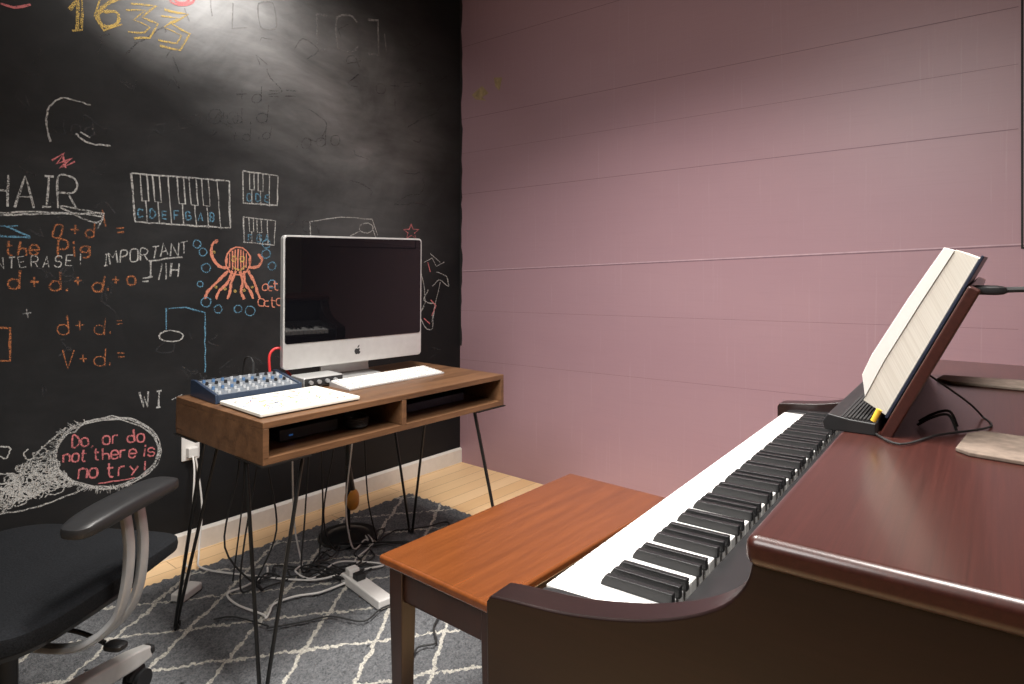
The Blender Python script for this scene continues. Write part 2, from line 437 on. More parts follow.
c.text('I', 148, 277, 15, 1.9); c.text('l', 154, 279, 17, 1.9); c.text('l', 161, 279, 15, 1.9); c.text('H', 170, 277, 13, 1.9)
c.line([(150,261),(182,257)], 1.8)
c.done('w', 'white chalk writing INTERASE! IMPORTANT and tally marks')
c = Chalk(); c.line([(0,328),(10,328),(10,361),(0,361)], 2.3); c.done('o', 'orange chalk box')
c = Chalk(); c.text('d', 58, 334, 18, 1.3); c.text('+', 76, 332, 13, 1.2); c.text('d.', 94, 333, 16, 1.2, .7); c.text('=', 116, 327, 10, 1.3)
c.text('V', 62, 368, 18, 1.3); c.text('+', 80, 364, 13, 1.2); c.text('d.', 94, 365, 16, 1.2, .7); c.text('=', 118, 360, 10, 1.3); c.done('o', 'faint orange chalk note sums')
c = Chalk(); c.line([(168,308),(186,307),(205,313),(205,372)], 2.0); c.line([(166,308),(166,330)], 1.6); c.done('b', 'blue chalk music note stem')
c = Chalk(); c.circ(171, 336, 12, 5.5, 1.7); c.text('WI', 141, 408, 15, 1.9, 1.0); c.line([(172,400),(182,394),(178,408)], 1.9); c.done('w', 'white chalk note head and letters WI')
c = Chalk()
def board(x0,y0,x1,y1,x2,y2,x3,y3,n,w=2):
    c.line([(x0,y0),(x1,y1),(x2,y2),(x3,y3),(x0,y0)], w, jit=.4)
    P_ = lambda e, k_: (x0+(x1-x0)*e+(x3-x0)*k_, y0+(y1-y0)*e+(y3-y0)*k_)
    for i in range(1, n):
        blk = i % 7 not in (3, 0)
        c.line([P_(i/n, .55 if blk else 0), P_(i/n, 1)], w*.7, jit=.3)
        if blk:
            f, g_ = (i-.27)/n, (i+.27)/n
            c.line([P_(f,0), P_(f,.55), P_(g_,.55), P_(g_,0)], w*.75, jit=.3)
board(131,173,229,181,230,228,135,222,8,2.1); board(243,171,278,176,277,205,243,203,4,1.9); board(243,217,275,221,274,245,244,242,4,1.7)
c.done('w', 'white chalk piano keyboard diagrams')
c = Chalk(); c.text('CDEFGAB', 138, 217, 8, 1.8, 1.50, .06, wild=.5); c.text('CDE', 247, 201, 7, 1.6, 1.25, .04, wild=.5); c.text('FGA', 248, 241, 7, 1.6, 1.2, .05, wild=.5); c.done('b', 'blue chalk note letters C D E F G A B')
c = Chalk()
for k in range(9): 
    a_ = -1+2*k/8; hgt = math.sqrt(max(.05, 1-a_*a_))
    c.line([(238+a_*11, 261-12*hgt),(238+a_*11, 262+9*hgt)], 2.0, jit=.3)
c.circ(238,261,12.5,14,2.2)
c.line([(229,268),(219,266),(212,256),(212,245),(218,240)], 3.8, True, .3)
c.line([(248,267),(257,267),(262,260),(258,254)], 3.6, True, .3)
for i, ex in enumerate((208,219,230,241,250,257)):
    sx = 228+i*4.0; c.line([(sx,271),((sx+ex)/2+(2 if i%2 else -2),283),(ex,291),(ex+(-3 if i<3 else 3),299)], 3.8, True, .3)
c.done('r', 'coral chalk octopus')
c = Chalk(); c.circ(234,259,2.2,2.6,1.8); c.circ(242,259,2.2,2.6,1.8); c.line([(233,267),(239,270),(245,266)], 1.8, True)
for x_, y_ in ((214,252),(216,287),(225,289),(235,291),(244,290),(252,287)): c.circ(x_, y_, 1.2, 1.2, 1.3, n=6)
c.done('y', 'yellow chalk octopus face and suckers')
c = Chalk()
for x_, y_, r_ in ((203,252,4),(197,244,4),(206,268,4.5),(266,254,4.5),(272,266,4),(266,244,4),(206,302,5),(218,309,4),(250,311,5),(238,309,4),(272,284,4),(200,284,3)): c.circ(x_, y_, r_, r_, 1.6, n=9)
c.done('b', 'blue chalk bubbles')
c = Chalk(); c.text('oct', 262, 290, 9, 1.5, .65); c.text('octo', 258, 306, 10, 1.5, .62); c.done('r', 'coral chalk lettering')
c = Chalk(); c.line([(311,238),(310,222),(340,217),(372,219),(378,236)], 1.6); c.circ(366,228,7,5,1.8); c.line([(360,231),(350,236)], 1.8)
c.line([(372,228),(376,240)], 1.6)
c.line([(424,262),(432,258),(436,266),(444,262)], 1.7); c.line([(430,254),(440,262)], 1.4); c.line([(420,268),(425,300),(419,312)], 1.3, True)
c.line([(428,290),(424,300),(434,304)], 1.6, True); c.line([(436,272),(446,276),(448,286),(440,280),(432,286)], 1.6, True); c.line([(440,282),(436,300),(432,322)], 1.4)
c.line([(424,306),(420,316),(426,328),(432,328),(434,310)], 1.5, True); c.done('w', 'white chalk arch and umbrella doodles')
c = Chalk()
st5 = [(411+ (8 if i%2==0 else 3.3)*math.sin(math.pi*i/5), 232-(8 if i%2==0 else 3.3)*math.cos(math.pi*i/5)) for i in range(11)]
c.line(st5, 1.9, jit=.05); c.line([(430,300),(436,306),(432,316)], 2); c.line([(428,262),(430,272)], 2); c.line([(416,345),(420,340)], 3)
c.line([(424,318),(430,324)], 2); c.done('p', 'pink chalk star and flower')
c = Chalk(); c.text('[C]', 312, 48, 34, 3.0, .75, .1, wild=.3); c.text('LO', 232, 30, 26, 2.2, 1.1, .05)
c.line([(384,34),(386,54)], 2.4)
c.line([(210,-2),(212,16)], 2.2); c.line([(184,8),(190,22)], 2.2)
c.text('+', 24, 320, 16, 1.4, 1.4); c.done('f', 'half erased chalk letters')
# speech bubble
c = Chalk()
def ell(cx, cy, rx, ry, a, tilt=-.12):
    x, y = rx*math.cos(a), ry*math.sin(a); return cx+x*math.cos(tilt)-y*math.sin(tilt), cy+x*math.sin(tilt)+y*math.cos(tilt)
for q in range(3):
    c.line([ell(107+random.uniform(-1,1),453+random.uniform(-1,1),51+q*1.4,33+q*1.4,2*math.pi*i/40) for i in range(41)], 1.6)
z_ = []
for i in range(130):
    a = math.pi*.35+math.pi*1.05*i/129; k = i % 2
    z_.append(ell(106, 453, 51+k*random.uniform(6,14), 33+k*random.uniform(3,9), a))
c.line(z_, 1.3, jit=1.2)
for q in range(100):
    f = random.random(); cx_, cy_ = 58-62*f, 462+43*f
    hw_ = 30-21*f; off = random.uniform(-.8, .8)*hw_; cx_ += off*.45; cy_ += off*.8
    rw = random.uniform(4, 9)*(1-.5*f)
    a0 = random.random()*6
    pp = [(cx_+rw*math.cos(a0+a_)*1.3-a_*.8, cy_+rw*math.sin(a0+a_)*.9+a_*.4) for a_ in [k_*.9 for k_ in range(7)]]
    pp = [p for p in pp if ((p[0]-107)/50)**2+((p[1]-453)/32)**2 > 1]
    if len(pp) > 2: c.line(pp, 1.3, True, .5)
c.line([(66,428),(40,450),(20,474),(-4,500)], 1.8, True); c.line([(88,487),(56,500),(24,510),(-4,514)], 1.8, True)
c.line([(0,446),(10,448),(6,458),(0,456)], 1.6, True); c.line([(0,474),(14,474),(18,480),(0,484)], 1.6, True)
c.done('w', 'white scribbled chalk speech bubble')
Chalk.grp += (7-Chalk.grp % 8)-1
c = Chalk(); c.text('Do, or do', 72, 447, 12, 1.9, .80, -.08, .58, .2, .5); c.text('not there is', 63, 462, 11.5, 1.8, .75, -.07, .56, .2, .5)
c.text('no try!', 78, 479, 14, 2.0, .80, -.07, .58, .2, .5); c.line([(98,483),(134,478)], 1.7); c.done('p', 'pink chalk words Do, or do not there is no try!')

# wall socket
r = root('wall_socket', (1.202, V, .43), 0, 'white plastic wall socket with a plug, on the black wall', 'socket')
MB().box(-.036, .036, -.008, 0, -.06, .06).obj('cover_plate', 'white_pl', r, .003)
MB().box(-.02, .02, -.035, -.008, -.045, -.005).obj('plug', 'white_pl', r, .004)

# ------------------------------------------------------------------ rug
b = MB(); nx, ny = 240, 165; rx0, rx1, ry0, ry1 = -.25, 2.2, .88, 2.53
vs = []
for j in range(ny+1):
    for i in range(nx+1):
        e = i in (0, nx) or j in (0, ny)
        ox = random.uniform(-.005, .005); oy = random.uniform(-.005, .005)
        vs.append((rx0+(rx1-rx0)*i/nx+ox, ry0+(ry1-ry0)*j/ny+oy, .002 if e else .013+random.uniform(-.0045, .0045)))
b.add(vs, [(j*(nx+1)+i, j*(nx+1)+i+1, (j+1)*(nx+1)+i+1, (j+1)*(nx+1)+i) for j in range(ny) for i in range(nx)])
rug = b.obj('rug', 'rug', smooth=180); top(rug, 'grey shag rug with cream diamond lattice on wood floor', 'rug')
RZ = .016

# ------------------------------------------------------------------ desk
DX0, DX1, DY0, DY1, DT = .905, 1.875, 1.625, 2.15, .75
desk = root('desk', ((DX0+DX1)/2, (DY0+DY1)/2, RZ), 0, 'walnut desk with two open cubbies on black hairpin legs', 'desk')
hx, hy = (DX1-DX0)/2, (DY1-DY0)/2; TT = DT-RZ; BT = TT-.115
MB().box(-hx, hx, -hy, hy, TT-.018, TT).obj('desktop', 'walnut', desk, .002)
b = MB(); b.box(-hx, hx, -hy, hy, BT, BT+.018); b.box(-hx, -hx+.018, -hy, hy, BT+.018, TT-.018); b.box(hx-.018, hx, -hy, hy, BT+.018, TT-.018)
b.box(-.009, .009, -hy, hy-.02, BT+.018, TT-.018); b.obj('case', 'walnut', desk, .0015)
MB().box(-hx+.018, hx-.018, hy-.03, hy-.01, BT+.018, TT-.018).obj('back_panel', 'walnut_shade', desk)
for sx in (-1, 1):
    for sy in (-1, 1):
        b = MB(); cx, cy = sx*(hx-.07), sy*(hy-.07)
        ft = Vector((sx*(hx-.005), sy*(hy-.005), .008))
        p1 = Vector((cx+.065*sx*-1, cy+.045*sy, BT-.004)); p2 = Vector((cx+.045*sx, cy-.065*sy, BT-.004))
        off = (p1-p2).normalized()*.012
        b.tube([p1, ft+off+Vector((0,0,.05)), ft+off*.8+Vector((0,0,.012)), ft, ft-off*.8+Vector((0,0,.012)), ft-off+Vector((0,0,.05)), p2], .0055, 8, 4)
        b.box(cx-.075, cx+.075, cy-.075, cy+.075, BT-.004, BT)
        b.obj('hairpin_leg', 'black_metal', desk)

# computer
pc = root('computer', (1.49, 2.005, DT), math.radians(-6.4), 'silver all-in-one computer with black glossy screen on walnut desk', 'computer')
T = Matrix.Translation((0, 0, .055)) @ Matrix.Rotation(math.radians(.7), 4, 'X')
def rr(x0, x1, z0, z1, r, n=6):
    o = []
    for cx, cz, a0 in ((x1-r, z1-r, 0), (x0+r, z1-r, 90), (x0+r, z0+r, 180), (x1-r, z0+r, 270)):
        for i in range(n+1):
            a = math.radians(a0+90*i/n); o.append((cx+r*math.cos(a), cz+r*math.sin(a)))
    return o
def tf(b, mtx): b.v = [tuple(mtx @ Vector(v)) for v in b.v]; return b
b = MB(); P1 = rr(-.285, .285, 0, .460, .014); P2 = rr(-.255, .255, .03, .425, .05); k = len(P1)
b.add([(x, 0, z) for x, z in P1]+[(x, .022, z) for x, z in P1]+[(x, .05, z) for x, z in P2],
      [tuple(range(k)), tuple(range(3*k-1, 2*k-1, -1))]+[(i, i+k, (i+1)%k+k, (i+1)%k) for i in range(k)]+[(i+k, i+2*k, (i+1)%k+2*k, (i+1)%k+k) for i in range(k)])
tf(b, T).obj('screen_housing', 'alu', pc, .0015)
tf(MB().prism(rr(-.279, .279, .088, .454, .010), -.002, .001, 'y'), T).obj('display', 'glass', pc, smooth=20)
ap = [(0,.3),(.25,.42),(.5,.38),(.68,.2),(.5,.08),(.46,-.12),(.56,-.3),(.74,-.38),(.6,-.7),(.38,-.92),(.15,-.86),(0,-.82),(-.15,-.86),(-.38,-.92),(-.62,-.68),(-.78,-.25),(-.74,.12),(-.5,.38),(-.25,.42)]
b = MB().prism([(x*.016, .043+z*.016) for x, z in ap], -.0008, .0005, 'y')
b.prism([(.0, .043+.008), (.001, .043+.014), (.007, .043+.020), (.0075, .043+.014)], -.0008, .0005, 'y')
tf(b, T).obj('logo', 'black_plastic', pc)
b = MB(); prof = [(.040,.30),(.048,.30),(.10,.02),(.115,.010),(.125,.0),(-.06,.0),(-.06,.006),(.085,.008),(.09,.03)]
b.prism(prof, -.1, .1, 'x').obj('stand', 'alu', pc, .002)

# keyboard
kb = root('computer_keyboard', (1.525, 1.862, DT), math.radians(0), 'slim white and silver computer keyboard lying on desk', 'keyboard')
MB().prism([(-.057,0),(.057,0),(.057,.016),(.05,.018),(-.057,.006)], -.215, .215, 'x').obj('tray', 'alu', kb, .0015)
b = MB()
for rr_ in range(6):
    y = -.05+rr_*.0178; zz = .006+(y+.057)*.112
    for q in range(21):
        x = -.209+q*.02
        if rr_ == 0 and 3 < q < 8:
            if q == 4: b.box(x, x+.077, y, y+.0150, zz, zz+.004)
            continue
        b.box(x, x+.0165, y, y+.0150, zz, zz+.004)
b.obj('keycaps', 'white_pl', kb, 0, kind='stuff')

# mixer
mx = root('audio_mixer', (1.075, 2.03, DT), math.radians(-3), 'grey-blue audio mixer with rows of small knobs on desk', 'mixer')
MB().prism([(-.095,0),(.085,0),(.085,.045),(.06,.048),(-.09,.024)], -.135, .135, 'x').obj('body', 'mixtop', mx, .003)
for sx in (-.141, .131): MB().prism([(-.10,0),(.09,0),(.09,.050),(.062,.053),(-.097,.028)], sx, sx+.01, 'x').obj('side_cheek', 'blue', mx, .002)
MB().prism([(-.101,.004),(-.095,.0),(-.092,.026),(-.098,.026)], -.135, .135, 'x').obj('front_strip', 'blue', mx)
sl = .024/.15
kmesh = MB().cyl((0,0,0), (0,0,.009), .0052, .0045, 12).obj('knob', 'knobw', mx)
kmesh2 = MB().cyl((0,0,0), (0,0,.009), .0052, .0045, 12).obj('knob', 'black_plastic', mx)
kmesh3 = MB().cyl((0,0,0), (0,0,.009), .0052, .0045, 12).obj('knob', mat('knob_blue', (.08,.16,.3), .4), mx)
first = {0: kmesh, 1: kmesh2, 2: kmesh3}; used = set()
for i in range(9):
    for j in range(6):
        y = -.078+j*.023; zz = .024+(y+.09)*sl; kk = (0 if j < 2 else (j+i//3) % 3)
        o = first[kk]
        if kk in used: o = dup(o, mx)
        used.add(kk); o.location = (-.12+i*.029, y, zz)
for i in range(4):
    MB().cyl((-.11+i*.035,.074,.046), (-.11+i*.035,.074,.050), .009, n=20).obj('input_socket', 'black_plastic', mx)
b = MB().tube([(1.19,2.09,.797),(1.185,2.085,.85),(1.20,2.08,.875),(1.225,2.07,.873),(1.24,2.07,.84),(1.25,2.09,.80),(1.30,2.12,.757)], .0045, 10, 6)
top(b.obj('patch_cable', 'red'), 'short red patch cable looping out of the mixer', 'cable')
b = MB().cyl((1.135,2.10,.796), (1.135,2.10,.835), .005)
b.tube([(1.135,2.10,.835),(1.135,2.12,.85),(1.14,2.17,.83),(1.15,2.2,.70),(1.16,2.21,.4),(1.14,2.25,.05)], .0028, 8)
top(b.obj('audio_cable', 'rubber'), 'thin black audio cable plugged into the mixer', 'cable')

# sticker board
pad = root('sticker_board', (1.088, 1.79, DT), math.radians(-2), 'white board covered in coloured scribbles on desk', 'board')
MB().box(-.16, .16, -.125, .125, .003, .014).obj('panel', 'chart', pad, .003)
MB().box(-.155, .155, -.12, .12, 0, .005).obj('underside', 'black_plastic', pad)
cols = [mat('mark_green', (.16,.32,.14), .6), mat('mark_red', (.50,.14,.10), .6), mat('mark_blue', (.10,.17,.34), .6), mat('mark_yellow', (.60,.40,.10), .6), mat('mark_black', (.10,.10,.10), .6)]
for i in range(40):
    b = MB(); x, y = -.135+.27*((i % 8)+random.random()*.6)/8, -.10+.20*((i//8)+random.random()*.6)/5
    q = [(x, y, .0145)]
    dr = random.random()*6.3
    for k_ in range(5):
        dr += random.uniform(-1.0, 1.2); q.append((max(-.15,min(.15,q[-1][0]+.008*math.cos(dr))), max(-.115,min(.115,q[-1][1]+.008*math.sin(dr))), .0145))
    b.tube(q, .0010, 6, 3); b.obj('coloured_mark', cols[(i*7//3) % 5], pad)

# interface box
ib = root('audio_interface', (1.305, 1.985, DT), math.radians(-6), 'small silver and black audio interface on desk', 'audio device')
MB().box(-.072, .072, -.05, .05, .003, .036).obj('body', 'alu', ib, .004)
MB().box(-.070, .070, -.053, -.049, .006, .033).obj('front_panel', 'black_plastic', ib, .001)
for x in (-.05, -.02, .01, .04): MB().cyl((x, -.053, .02), (x, -.062, .02), .007, n=14).obj('knob', 'silver', ib)
cz = RZ+BT+.018
g1 = MB().box(1.02, 1.22, 1.74, 1.90, cz, cz+.035).obj('media_player', 'black_plastic', None, .004); top(g1, 'flat black media box inside desk cubby', 'electronics')
MB().box(1.05, 1.062, 1.737, 1.739, cz+.014, cz+.018).obj('indicator_light', mat('led_blue', (.05,.2,.6), .3, emis=.25), g1)
g3 = MB().box(1.50, 1.78, 1.74, 1.95, cz, cz+.03).obj('notebook', 'navy', None, .003); top(g3, 'dark closed notebook lying in desk cubby', 'notebook')
b = MB(); pts = []
for i in range(40): a = i*.9; pts.append((1.27+.035*math.cos(a)*(1+.1*math.sin(i)), 1.72+.04*math.sin(a), cz+.006+.0008*i))
b.tube(pts, .004, 6, 3); top(b.obj('coiled_cable', 'rubber'), 'coiled black cable in desk cubby', 'cable')

# ------------------------------------------------------------------ bench
bn = root('piano_bench', (1.348, 1.045, RZ), 0, 'wooden piano bench with glossy reddish-brown top on dark legs', 'bench')
bh = .5-RZ
MB().box(-.383, .383, -.175, .175, bh-.022, bh).obj('seat', 'bench_top', bn, .007, seg=3)
b = MB(); b.box(-.355, .355, -.165, -.147, bh-.10, bh-.022); b.box(-.355, .355, .132, .150, bh-.10, bh-.022)
b.box(-.355, -.337, -.147, .132, bh-.10, bh-.022); b.box(.337, .355, -.147, .132, bh-.10, bh-.022); b.obj('apron', 'bench_leg', bn, .002)
for sx in (-1, 1):
    for sy in (-1, 1):
        x, y = sx*.342, (.137 if sy > 0 else -.152); b = MB()
        vs = []
        for zz, hw in ((0, .015), (bh-.10, .022), (bh-.022, .022)):
            vs += [(x-hw, y-hw, zz), (x+hw, y-hw, zz), (x+hw, y+hw, zz), (x-hw, y+hw, zz)]
        b.add(vs, [(3,2,1,0),(8,9,10,11)]+[(k*4+i, k*4+(i+1)%4, k*4+4+(i+1)%4, k*4+4+i) for k in (0,1) for i in range(4)])
        b.obj('leg', 'bench_leg', bn, .003)

# ------------------------------------------------------------------ piano
pr = math.radians(4)
pn = root('digital_piano', (.698, .527, 0), pr, 'dark mahogany digital piano with full keyboard beside bench', 'piano')
KL = 1.23
def side(x0, x1):
    ctl = [(.028,.764),(0,.768),(-.08,.777),(-.16,.795),(-.22,.817),(-.262,.842),(-.283,.868),(-.290,.892)]
    cur = [(p.x, p.y) for p in crom([Vector((a_, b_, 0)) for a_, b_ in ctl], 4)]
    prof = [(.032,.62),(.034,.755)]+cur+[(-.62,.892),(-.62,.05),(-.60,0),(-.30,0),(-.285,.04),(-.30,.50),(-.27,.58),(-.20,.62)]
    return MB().prism(prof, x0, x1, 'x').obj('side_panel', 'mahogz', pn, .003, seg=3)
side(-.09, -.045); side(KL+.04, KL+.09)
MB().box(-.10, KL+.10, -.64, -.285, .890, .92).obj('lid', 'mahog', pn, .011, seg=5)
MB().box(-.045, KL+.04, -.62, .0, .62, .722).obj('keybed', 'mahogz', pn, .002)
MB().box(-.045, KL+.04, .0, .012, .62, .722).obj('front_rail', 'mahogz', pn, .003)
MB().prism([(-.160,.722),(-.160,.748),(-.20,.765),(-.30,.770),(-.30,.889),(-.32,.889),(-.32,.722)], -.045, KL+.04, 'x').obj('control_panel', 'black_plastic', pn)
for x0, x1 in ((-.045, -.002), (KL+.002, KL+.04)):
    MB().prism([(.004,.722),(.004,.748),(-.02,.752),(-.11,.756),(-.165,.768),(-.165,.722)], x0, x1, 'x').obj('end_block', 'black_plastic', pn, .002)
MB().box(-.04, KL+.04, -.56, -.54, .16, .62).obj('back_panel', 'mahogz', pn)
MB().box(-.04, KL+.04, -.56, -.46, .05, .16).obj('pedal_rail', 'mahogz', pn, .003)
for i in range(3):
    MB().sell((KL/2-.1+i*.1, -.41, .06), (.015, .06, .006), .5, .6, 16, 8).obj('pedal', mat('brass', (.7,.5,.2), .25, 1), pn)
kw = KL/52
wk = MB().box(-kw/2+.0009, kw/2-.0009, -.150, .004, -.024, 0).obj('white_key', 'white_key', pn, .0016)
bk = MB().prism([(-.155,0),(-.054,0),(-.056,.006),(-.062,.0145),(-.155,.0155)], -.0046, .0046, 'x').obj('black_key', 'black_key', pn, .001)
wk['label'] = 'white key'; bk['label'] = 'black key'
KZ = .75
for i in range(52):
    x = KL-(i+.5)*kw
    o = wk if i == 0 else dup(wk, pn)
    o.location = (x, 0, KZ)
fb = True
for i in range(51):
    if i % 7 in (0, 2, 3, 5, 6):
        o = bk if fb else dup(bk, pn); fb = False
        o.location = (KL-(i+1)*kw, 0, KZ)
SB, SZ = -.338, .920
lean = math.radians(26)
sd = Vector((0, -math.sin(lean), math.cos(lean))); sm = Vector((0, math.cos(lean), math.sin(lean)))
def SP(a, s_, m_): v = Vector((a, SB, SZ)) + sd*s_ + sm*m_; return (v.x, v.y, v.z)
def slab(b, a0, a1, s0, s1, m0, m1, m2=None, m3=None):
    m2 = m0 if m2 is None else m2; m3 = m1 if m3 is None else m3
    vs = [SP(a0,s0,m0),SP(a0,s0,m1),SP(a0,s1,m3),SP(a0,s1,m2),SP(a1,s0,m0),SP(a1,s0,m1),SP(a1,s1,m3),SP(a1,s1,m2)]
    return b.add(vs, [(0,1,2,3),(4,7,6,5),(0,4,5,1),(1,5,6,2),(2,6,7,3),(3,7,4,0)])
ms = slab(MB(), .375, 1.02, .0, .250, -.016, 0).obj('music_stand', 'mahog', pn, .003)
MB().prism([(-.335,.92),(-.265,.92),(-.262,.932),(-.270,.945),(-.300,.940),(-.335,.938)], .37, 1.02, 'x').obj('ledge', 'black_plastic', ms, .002)
b = MB()
for i in range(12): b.box(.372, 1.015, -.330+i*.005, -.3275+i*.005, .9385, .9425)
b.obj('ribbed_strip', 'rubber', ms)

bkr = root('songbook', (.698, .527, 0), pr, 'thick open songbook with cream page edges resting on the music stand', 'book')
slab(MB(), .395, .93, .024, .294, .0015, .0055).obj('cover', 'navy', bkr, .001)
def poly(b, prof, a0, a1):
    k = len(prof)
    return b.add([SP(a0, s_, m_) for s_, m_ in prof]+[SP(a1, s_, m_) for s_, m_ in prof],
                 [tuple(range(k)), tuple(range(2*k-1, k-1, -1))]+[(i, i+k, (i+1)%k+k, (i+1)%k) for i in range(k)])
b = MB(); poly(b, [(.026,.006),(.030,.041),(.10,.043),(.20,.040),(.288,.036),(.289,.006)], .402, .925); b.obj('page_block', 'page', bkr, .0006)
b = MB(); poly(b, [(.036,.0415),(.065,.060),(.10,.062),(.20,.057),(.285,.050),(.287,.0365),(.20,.0405),(.10,.0435)], .400, .925); b.obj('turned_pages', 'pagew', bkr, .0006)
hl = MB().cyl((.360, -.333, .944), (.360, -.341, .962), .004).obj('highlighter', 'yellow'); hl.location = (.698,.527,0); hl.rotation_euler = (0,0,pr)
top(hl, 'small yellow highlighter pen on the music ledge', 'pen')
cl = root('clip_lamp', (.698, .527, 0), pr, 'black clip with thin arm gripping top of the music stand', 'clip lamp')
MB().sell((.43, -.466, 1.137), (.014, .026, .007), .6, .6, 16, 8).obj('clip', 'black_plastic', cl)
MB().tube([(.43,-.48,1.137),(.43,-.53,1.139),(.44,-.60,1.130),(.45,-.68,1.14)], .004).obj('arm', 'rubber', cl)
cb = MB().tube([(.50,-.39,1.0),(.52,-.44,.96),(.60,-.46,.923),(.52,-.47,.923),(.42,-.41,.923),(.33,-.37,.923),(.38,-.33,.923)], .0016)
o = cb.obj('cable', 'rubber'); o.location = (.698,.527,0); o.rotation_euler = (0,0,pr); top(o, 'thin black cable curled on the piano lid', 'cable')
for i in range(2):
    MB().tube([(.46+i*.03,-.380,.925),(.46+i*.03,-.40,.94),(.465+i*.03,-.42,.945),(.465+i*.03,-.43,.923)], .0022, 6).obj('stand_bracket', 'black_metal', pn)
def pouch(x, y, prof, h, rz, m_, lb):
    b = MB().prism(prof, 0, h, 'z'); o = b.obj('felt_pad', m_, None, h*.3, seg=2)
    o.location = (x, y, .9202); o.rotation_euler = (0,0,rz); top(o, lb, 'pad')
pouch(1.70, .075, [(-.045,-.14),(.05,-.14),(.055,.0),(.040,.135),(-.015,.145),(-.045,.12),(-.052,0)], .007, .1, 'leather', 'flat beige felt pad lying on the piano lid')
pouch(1.12, -.022, [(-.07,-.15),(.07,-.15),(.082,.0),(.078,.125),(.045,.14),(-.055,.138),(-.07,.12),(-.07,0)], .006, -.05, 'suede', 'flat taupe felt pad lying on the piano lid')

# ------------------------------------------------------------------ office chair
ch = root('office_chair', (.385, 1.7745, RZ), math.radians(30), 'black office chair with silver armrest frames on rug', 'chair')
f = lambda x, y, z: (x, y*(1-.06*x), z*(1-.25*max(0, x)) - (.5*max(0, x-.6)*2) + .25*y*y)
MB().sell((.045, 0, .450), (.272, .252, .029), .38, .38, 64, 16, f).obj('seat', 'fabric', ch)
MB().sell((.02, 0, .410), (.22, .21, .017), .4, .5, 40, 10).obj('seat_shell', 'black_plastic', ch)
fb_ = lambda x, y, z: (x+.9*y*y, y, z)
MB().sell((-.26, 0, .78), (.03, .23, .26), .45, .55, 40, 20, fb_).obj('backrest', 'fabric', ch)
MB().tube([(-.10,0,.37),(-.27,0,.38),(-.31,0,.5),(-.285,0,.72)], .02, 10).obj('back_bar', 'silver', ch)
for sy in (-1, 1):
    ar = MB().sell((-.002, sy*.30, .654), (.143, .040, .017), .5, .55, 40, 12, lambda x, y, z: (x, y, z+.4*(1-x*x)-.3+.3*x)).obj('armrest', 'black_plastic', ch)
    b = MB()
    for dx, ex in ((-.020, .010), (.020, 0)):
        b.tube([(.018+dx, sy*.298, .644), (.016+dx, sy*.312, .56), (.000+dx, sy*.314, .47), (-.024+dx+ex, sy*.295, .415), (-.062+dx*.6+ex, sy*.235, .376), (-.067+dx*.5+ex, sy*.10, .370)], 1, 12, flat=(.0065, .0125))
    b.obj('armrest_bracket', 'silver', ar)
MB().box(-.10, .10, -.08, .08, .335, .396).obj('tilt_mechanism', 'black_plastic', ch, .01)
lv = MB().tube([(.03,-.08,.355),(.04,-.15,.345),(.045,-.21,.325)], .005, 8); lv.sell((.05,-.232,.318), (.017,.024,.008), .6, .6, 16, 8); lv.obj('lever', 'black_plastic', ch)
MB().cyl((0,0,.11), (0,0,.34), .025).obj('gas_cylinder', 'black_metal', ch)
MB().cyl((0,0,.085), (0,0,.155), .05, .042, 28).obj('hub', 'silver', ch, .004)
for k in range(5):
    a = math.radians(-4+72*k); M4 = Matrix.Rotation(a, 4, 'Z')
    b = MB(); vs = []
    for x, hw, z0, z1 in ((.03,.030,.09,.145), (.20,.027,.088,.134), (.34,.024,.070,.114), (.40,.019,.068,.100)):
        vs += [(x,-hw,z0),(x,hw,z0),(x,hw*.75,z1),(x,-hw*.75,z1)]
    b.add(vs, [(0,1,2,3),(15,14,13,12)]+[(q*4+i, q*4+4+i, q*4+4+(i+1)%4, q*4+(i+1)%4) for q in range(3) for i in range(4)])
    lg = tf(b, M4).obj('base_leg', 'silver2', ch, .006, seg=3)
    b = MB(); b.cyl((.365,-.024,.027), (.365,-.006,.027), .027); b.cyl((.365,.006,.027), (.365,.024,.027), .027)
    b.sell((.360,0,.045), (.028,.012,.018), .7, .7, 16, 8); b.cyl((.365,0,.04), (.365,0,.075), .007)
    tf(b, M4).obj('caster', 'black_plastic', lg)
    tf(MB().sell((.400,0,.086), (.012,.018,.012), .5, .6, 20, 8), M4).obj('end_cap', 'black_plastic', lg)

# ------------------------------------------------------------------ floor things
ms2 = root('microphone_stand', (1.678, 2.323, RZ), 0, 'black stand with heavy round base and amber knob behind desk', 'stand')
b = MB(); b.cyl((0,0,0), (0,0,.012), .125, .12, 40); b.cyl((0,0,.012), (0,0,.03), .09, .03, 40); b.obj('round_base', 'black_metal', ms2, .002)
MB().cyl((0,0,.03), (0,0,.55), .010).obj('pole', 'black_metal', ms2)
MB().sell((0.02,0,.15), (.030,.030,.045), .8, .9, 20, 12).obj('amber_knob', 'amber', ms2)
MB().cyl((.02,0,.19), (.0,0,.30), .014, .012).obj('clutch', 'black_plastic', ms2)

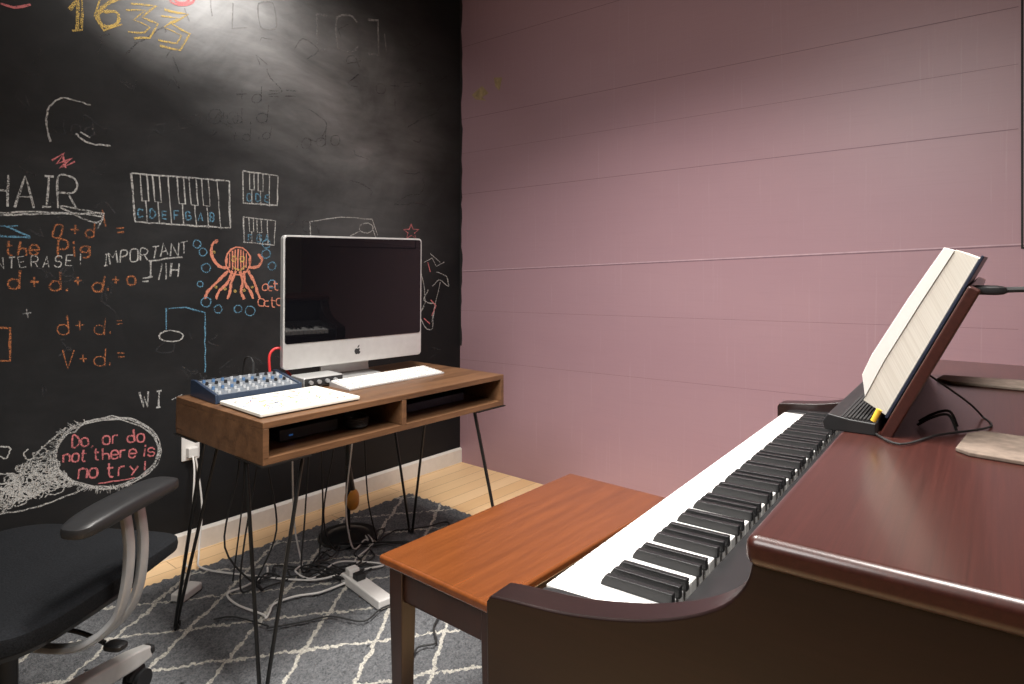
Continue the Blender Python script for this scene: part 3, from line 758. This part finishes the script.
def cable(pts, r, m_, lb, name='cable'):
    top(MB().tube(pts, r, 7, 6).obj(name, m_), lb, 'cable')
zc = RZ+.010
def rnd_path(pts, amp=.02):
    o = []
    for i in range(len(pts)-1):
        a, c_ = Vector(pts[i]), Vector(pts[i+1])
        for k in range(3):
            p = a.lerp(c_, k/3); o.append((p.x+random.uniform(-amp, amp), p.y+random.uniform(-amp, amp), p.z))
    o.append(pts[-1]); return o
cable([(1.20,2.70,.40),(1.19,2.66,.33),(1.16,2.62,.15),(1.13,2.60,.02),(1.10,2.50,.03),(1.05,2.40,zc),(1.02,2.36,zc+.01)], .0035, 'white_pl', 'white power cord hanging from the wall socket')
cable([(1.21,2.70,.40),(1.22,2.66,.2),(1.18,2.6,.03),(1.14,2.48,zc),(1.22,2.3,zc),(1.34,2.1,zc),(1.42,2.03,zc+.01)], .0035, 'white_pl', 'white power cord running along the rug')
for k in range(9):
    x0 = 1.08+.07*k+random.random()*.04; wh = k in (3, 7)
    p = [(x0, 2.165, .63-random.random()*.05), (x0+.01, 2.19, .45), (x0+random.uniform(-.06,.06), 2.2, .2), (x0+random.uniform(-.06,.08), 2.20, zc+.01)]
    q = [(x0+random.uniform(.0,.25), 2.15+random.uniform(-.12,.12), zc), (1.3+random.random()*.3, 1.95+random.random()*.25, zc), (1.42, 1.98, zc+.012)]
    cable(p[:-1]+rnd_path([p[-1]]+q, .055), .0032, 'white_pl' if wh else 'rubber', 'white cable hanging behind desk onto rug' if wh else 'black cable hanging behind desk and tangled on rug')
cable(rnd_path([(1.42,2.03,zc),(1.8,2.2,zc),(2.02,2.1,zc),(1.9,1.75,zc),(1.5,1.6,zc),(1.35,1.45,zc),(1.25,1.5,zc)], .02), .003, 'rubber', 'long black cable looping over the rug')
cable(rnd_path([(1.7,2.0,zc),(1.6,1.7,zc),(1.3,1.75,zc),(1.1,1.9,zc),(1.0,2.1,zc)], .03), .0026, 'rubber', 'thin black cable snaking over the rug')
cable(rnd_path([(1.40,1.96,zc),(1.25,2.05,zc),(1.10,1.95,zc),(1.12,2.2,zc),(1.3,2.3,zc)], .03), .0036, 'white_pl', 'white cable looped loosely on the rug')
def strip(x, y, rz, L_, lb):
    r_ = root('power_strip', (x, y, RZ), rz, lb, 'power strip')
    MB().box(-L_/2, L_/2, -.028, .028, .0, .034).obj('housing', 'white_pl', r_, .006)
    MB().box(L_/2-.055, L_/2-.02, -.02, .02, .034, .058).obj('plug', 'white_pl', r_, .004)
    MB().box(L_/2-.105, L_/2-.07, -.018, .018, .034, .056).obj('plug', 'black_plastic', r_, .004)
strip(1.43, 1.875, math.radians(82), .27, 'white power strip with plugged adapter on rug')
ps = MB().box(-.05,.05,-.025,.025,0,.028).obj('power_adapter', 'white_pl', None, .006); ps.location = (1.02,2.34,RZ); ps.rotation_euler = (0,0,.5)
top(ps, 'white power adapter brick lying on rug', 'adapter')

# ------------------------------------------------------------------ lights
def area(name, loc, target, size, power, col=(1,.96,.91), sy=None, spread=180):
    l = bpy.data.lights.new(name, 'AREA'); l.energy = power; l.size = size; l.color = col
    l.spread = math.radians(spread)
    if sy: l.shape = 'RECTANGLE'; l.size_y = sy
    o = bpy.data.objects.new(name, l); COL.objects.link(o); o.location = loc
    o.rotation_euler = (Vector(target)-Vector(loc)).to_track_quat('-Z', 'Y').to_euler()
area('ceiling_light', (1.10, 1.15, 2.68), (1.45, 1.25, 0), .45, 39, spread=115)
area('ceiling_light_rear', (.8, .1, 2.68), (1.3, .4, 0), .6, 26, spread=120)
area('room_light', (-.6, .8, 2.3), (2.2, 1.3, .3), .9, 16, (1,.97,.94), spread=100)
area('wall_washer', (1.15, 2.25, 2.70), (1.25, 2.75, 2.1), .15, 6, spread=130)
w = bpy.data.worlds.new('world'); scene.world = w; w.use_nodes = True
w.node_tree.nodes['Background'].inputs[0].default_value = (.5,.5,.5,1); w.node_tree.nodes['Background'].inputs[1].default_value = .3
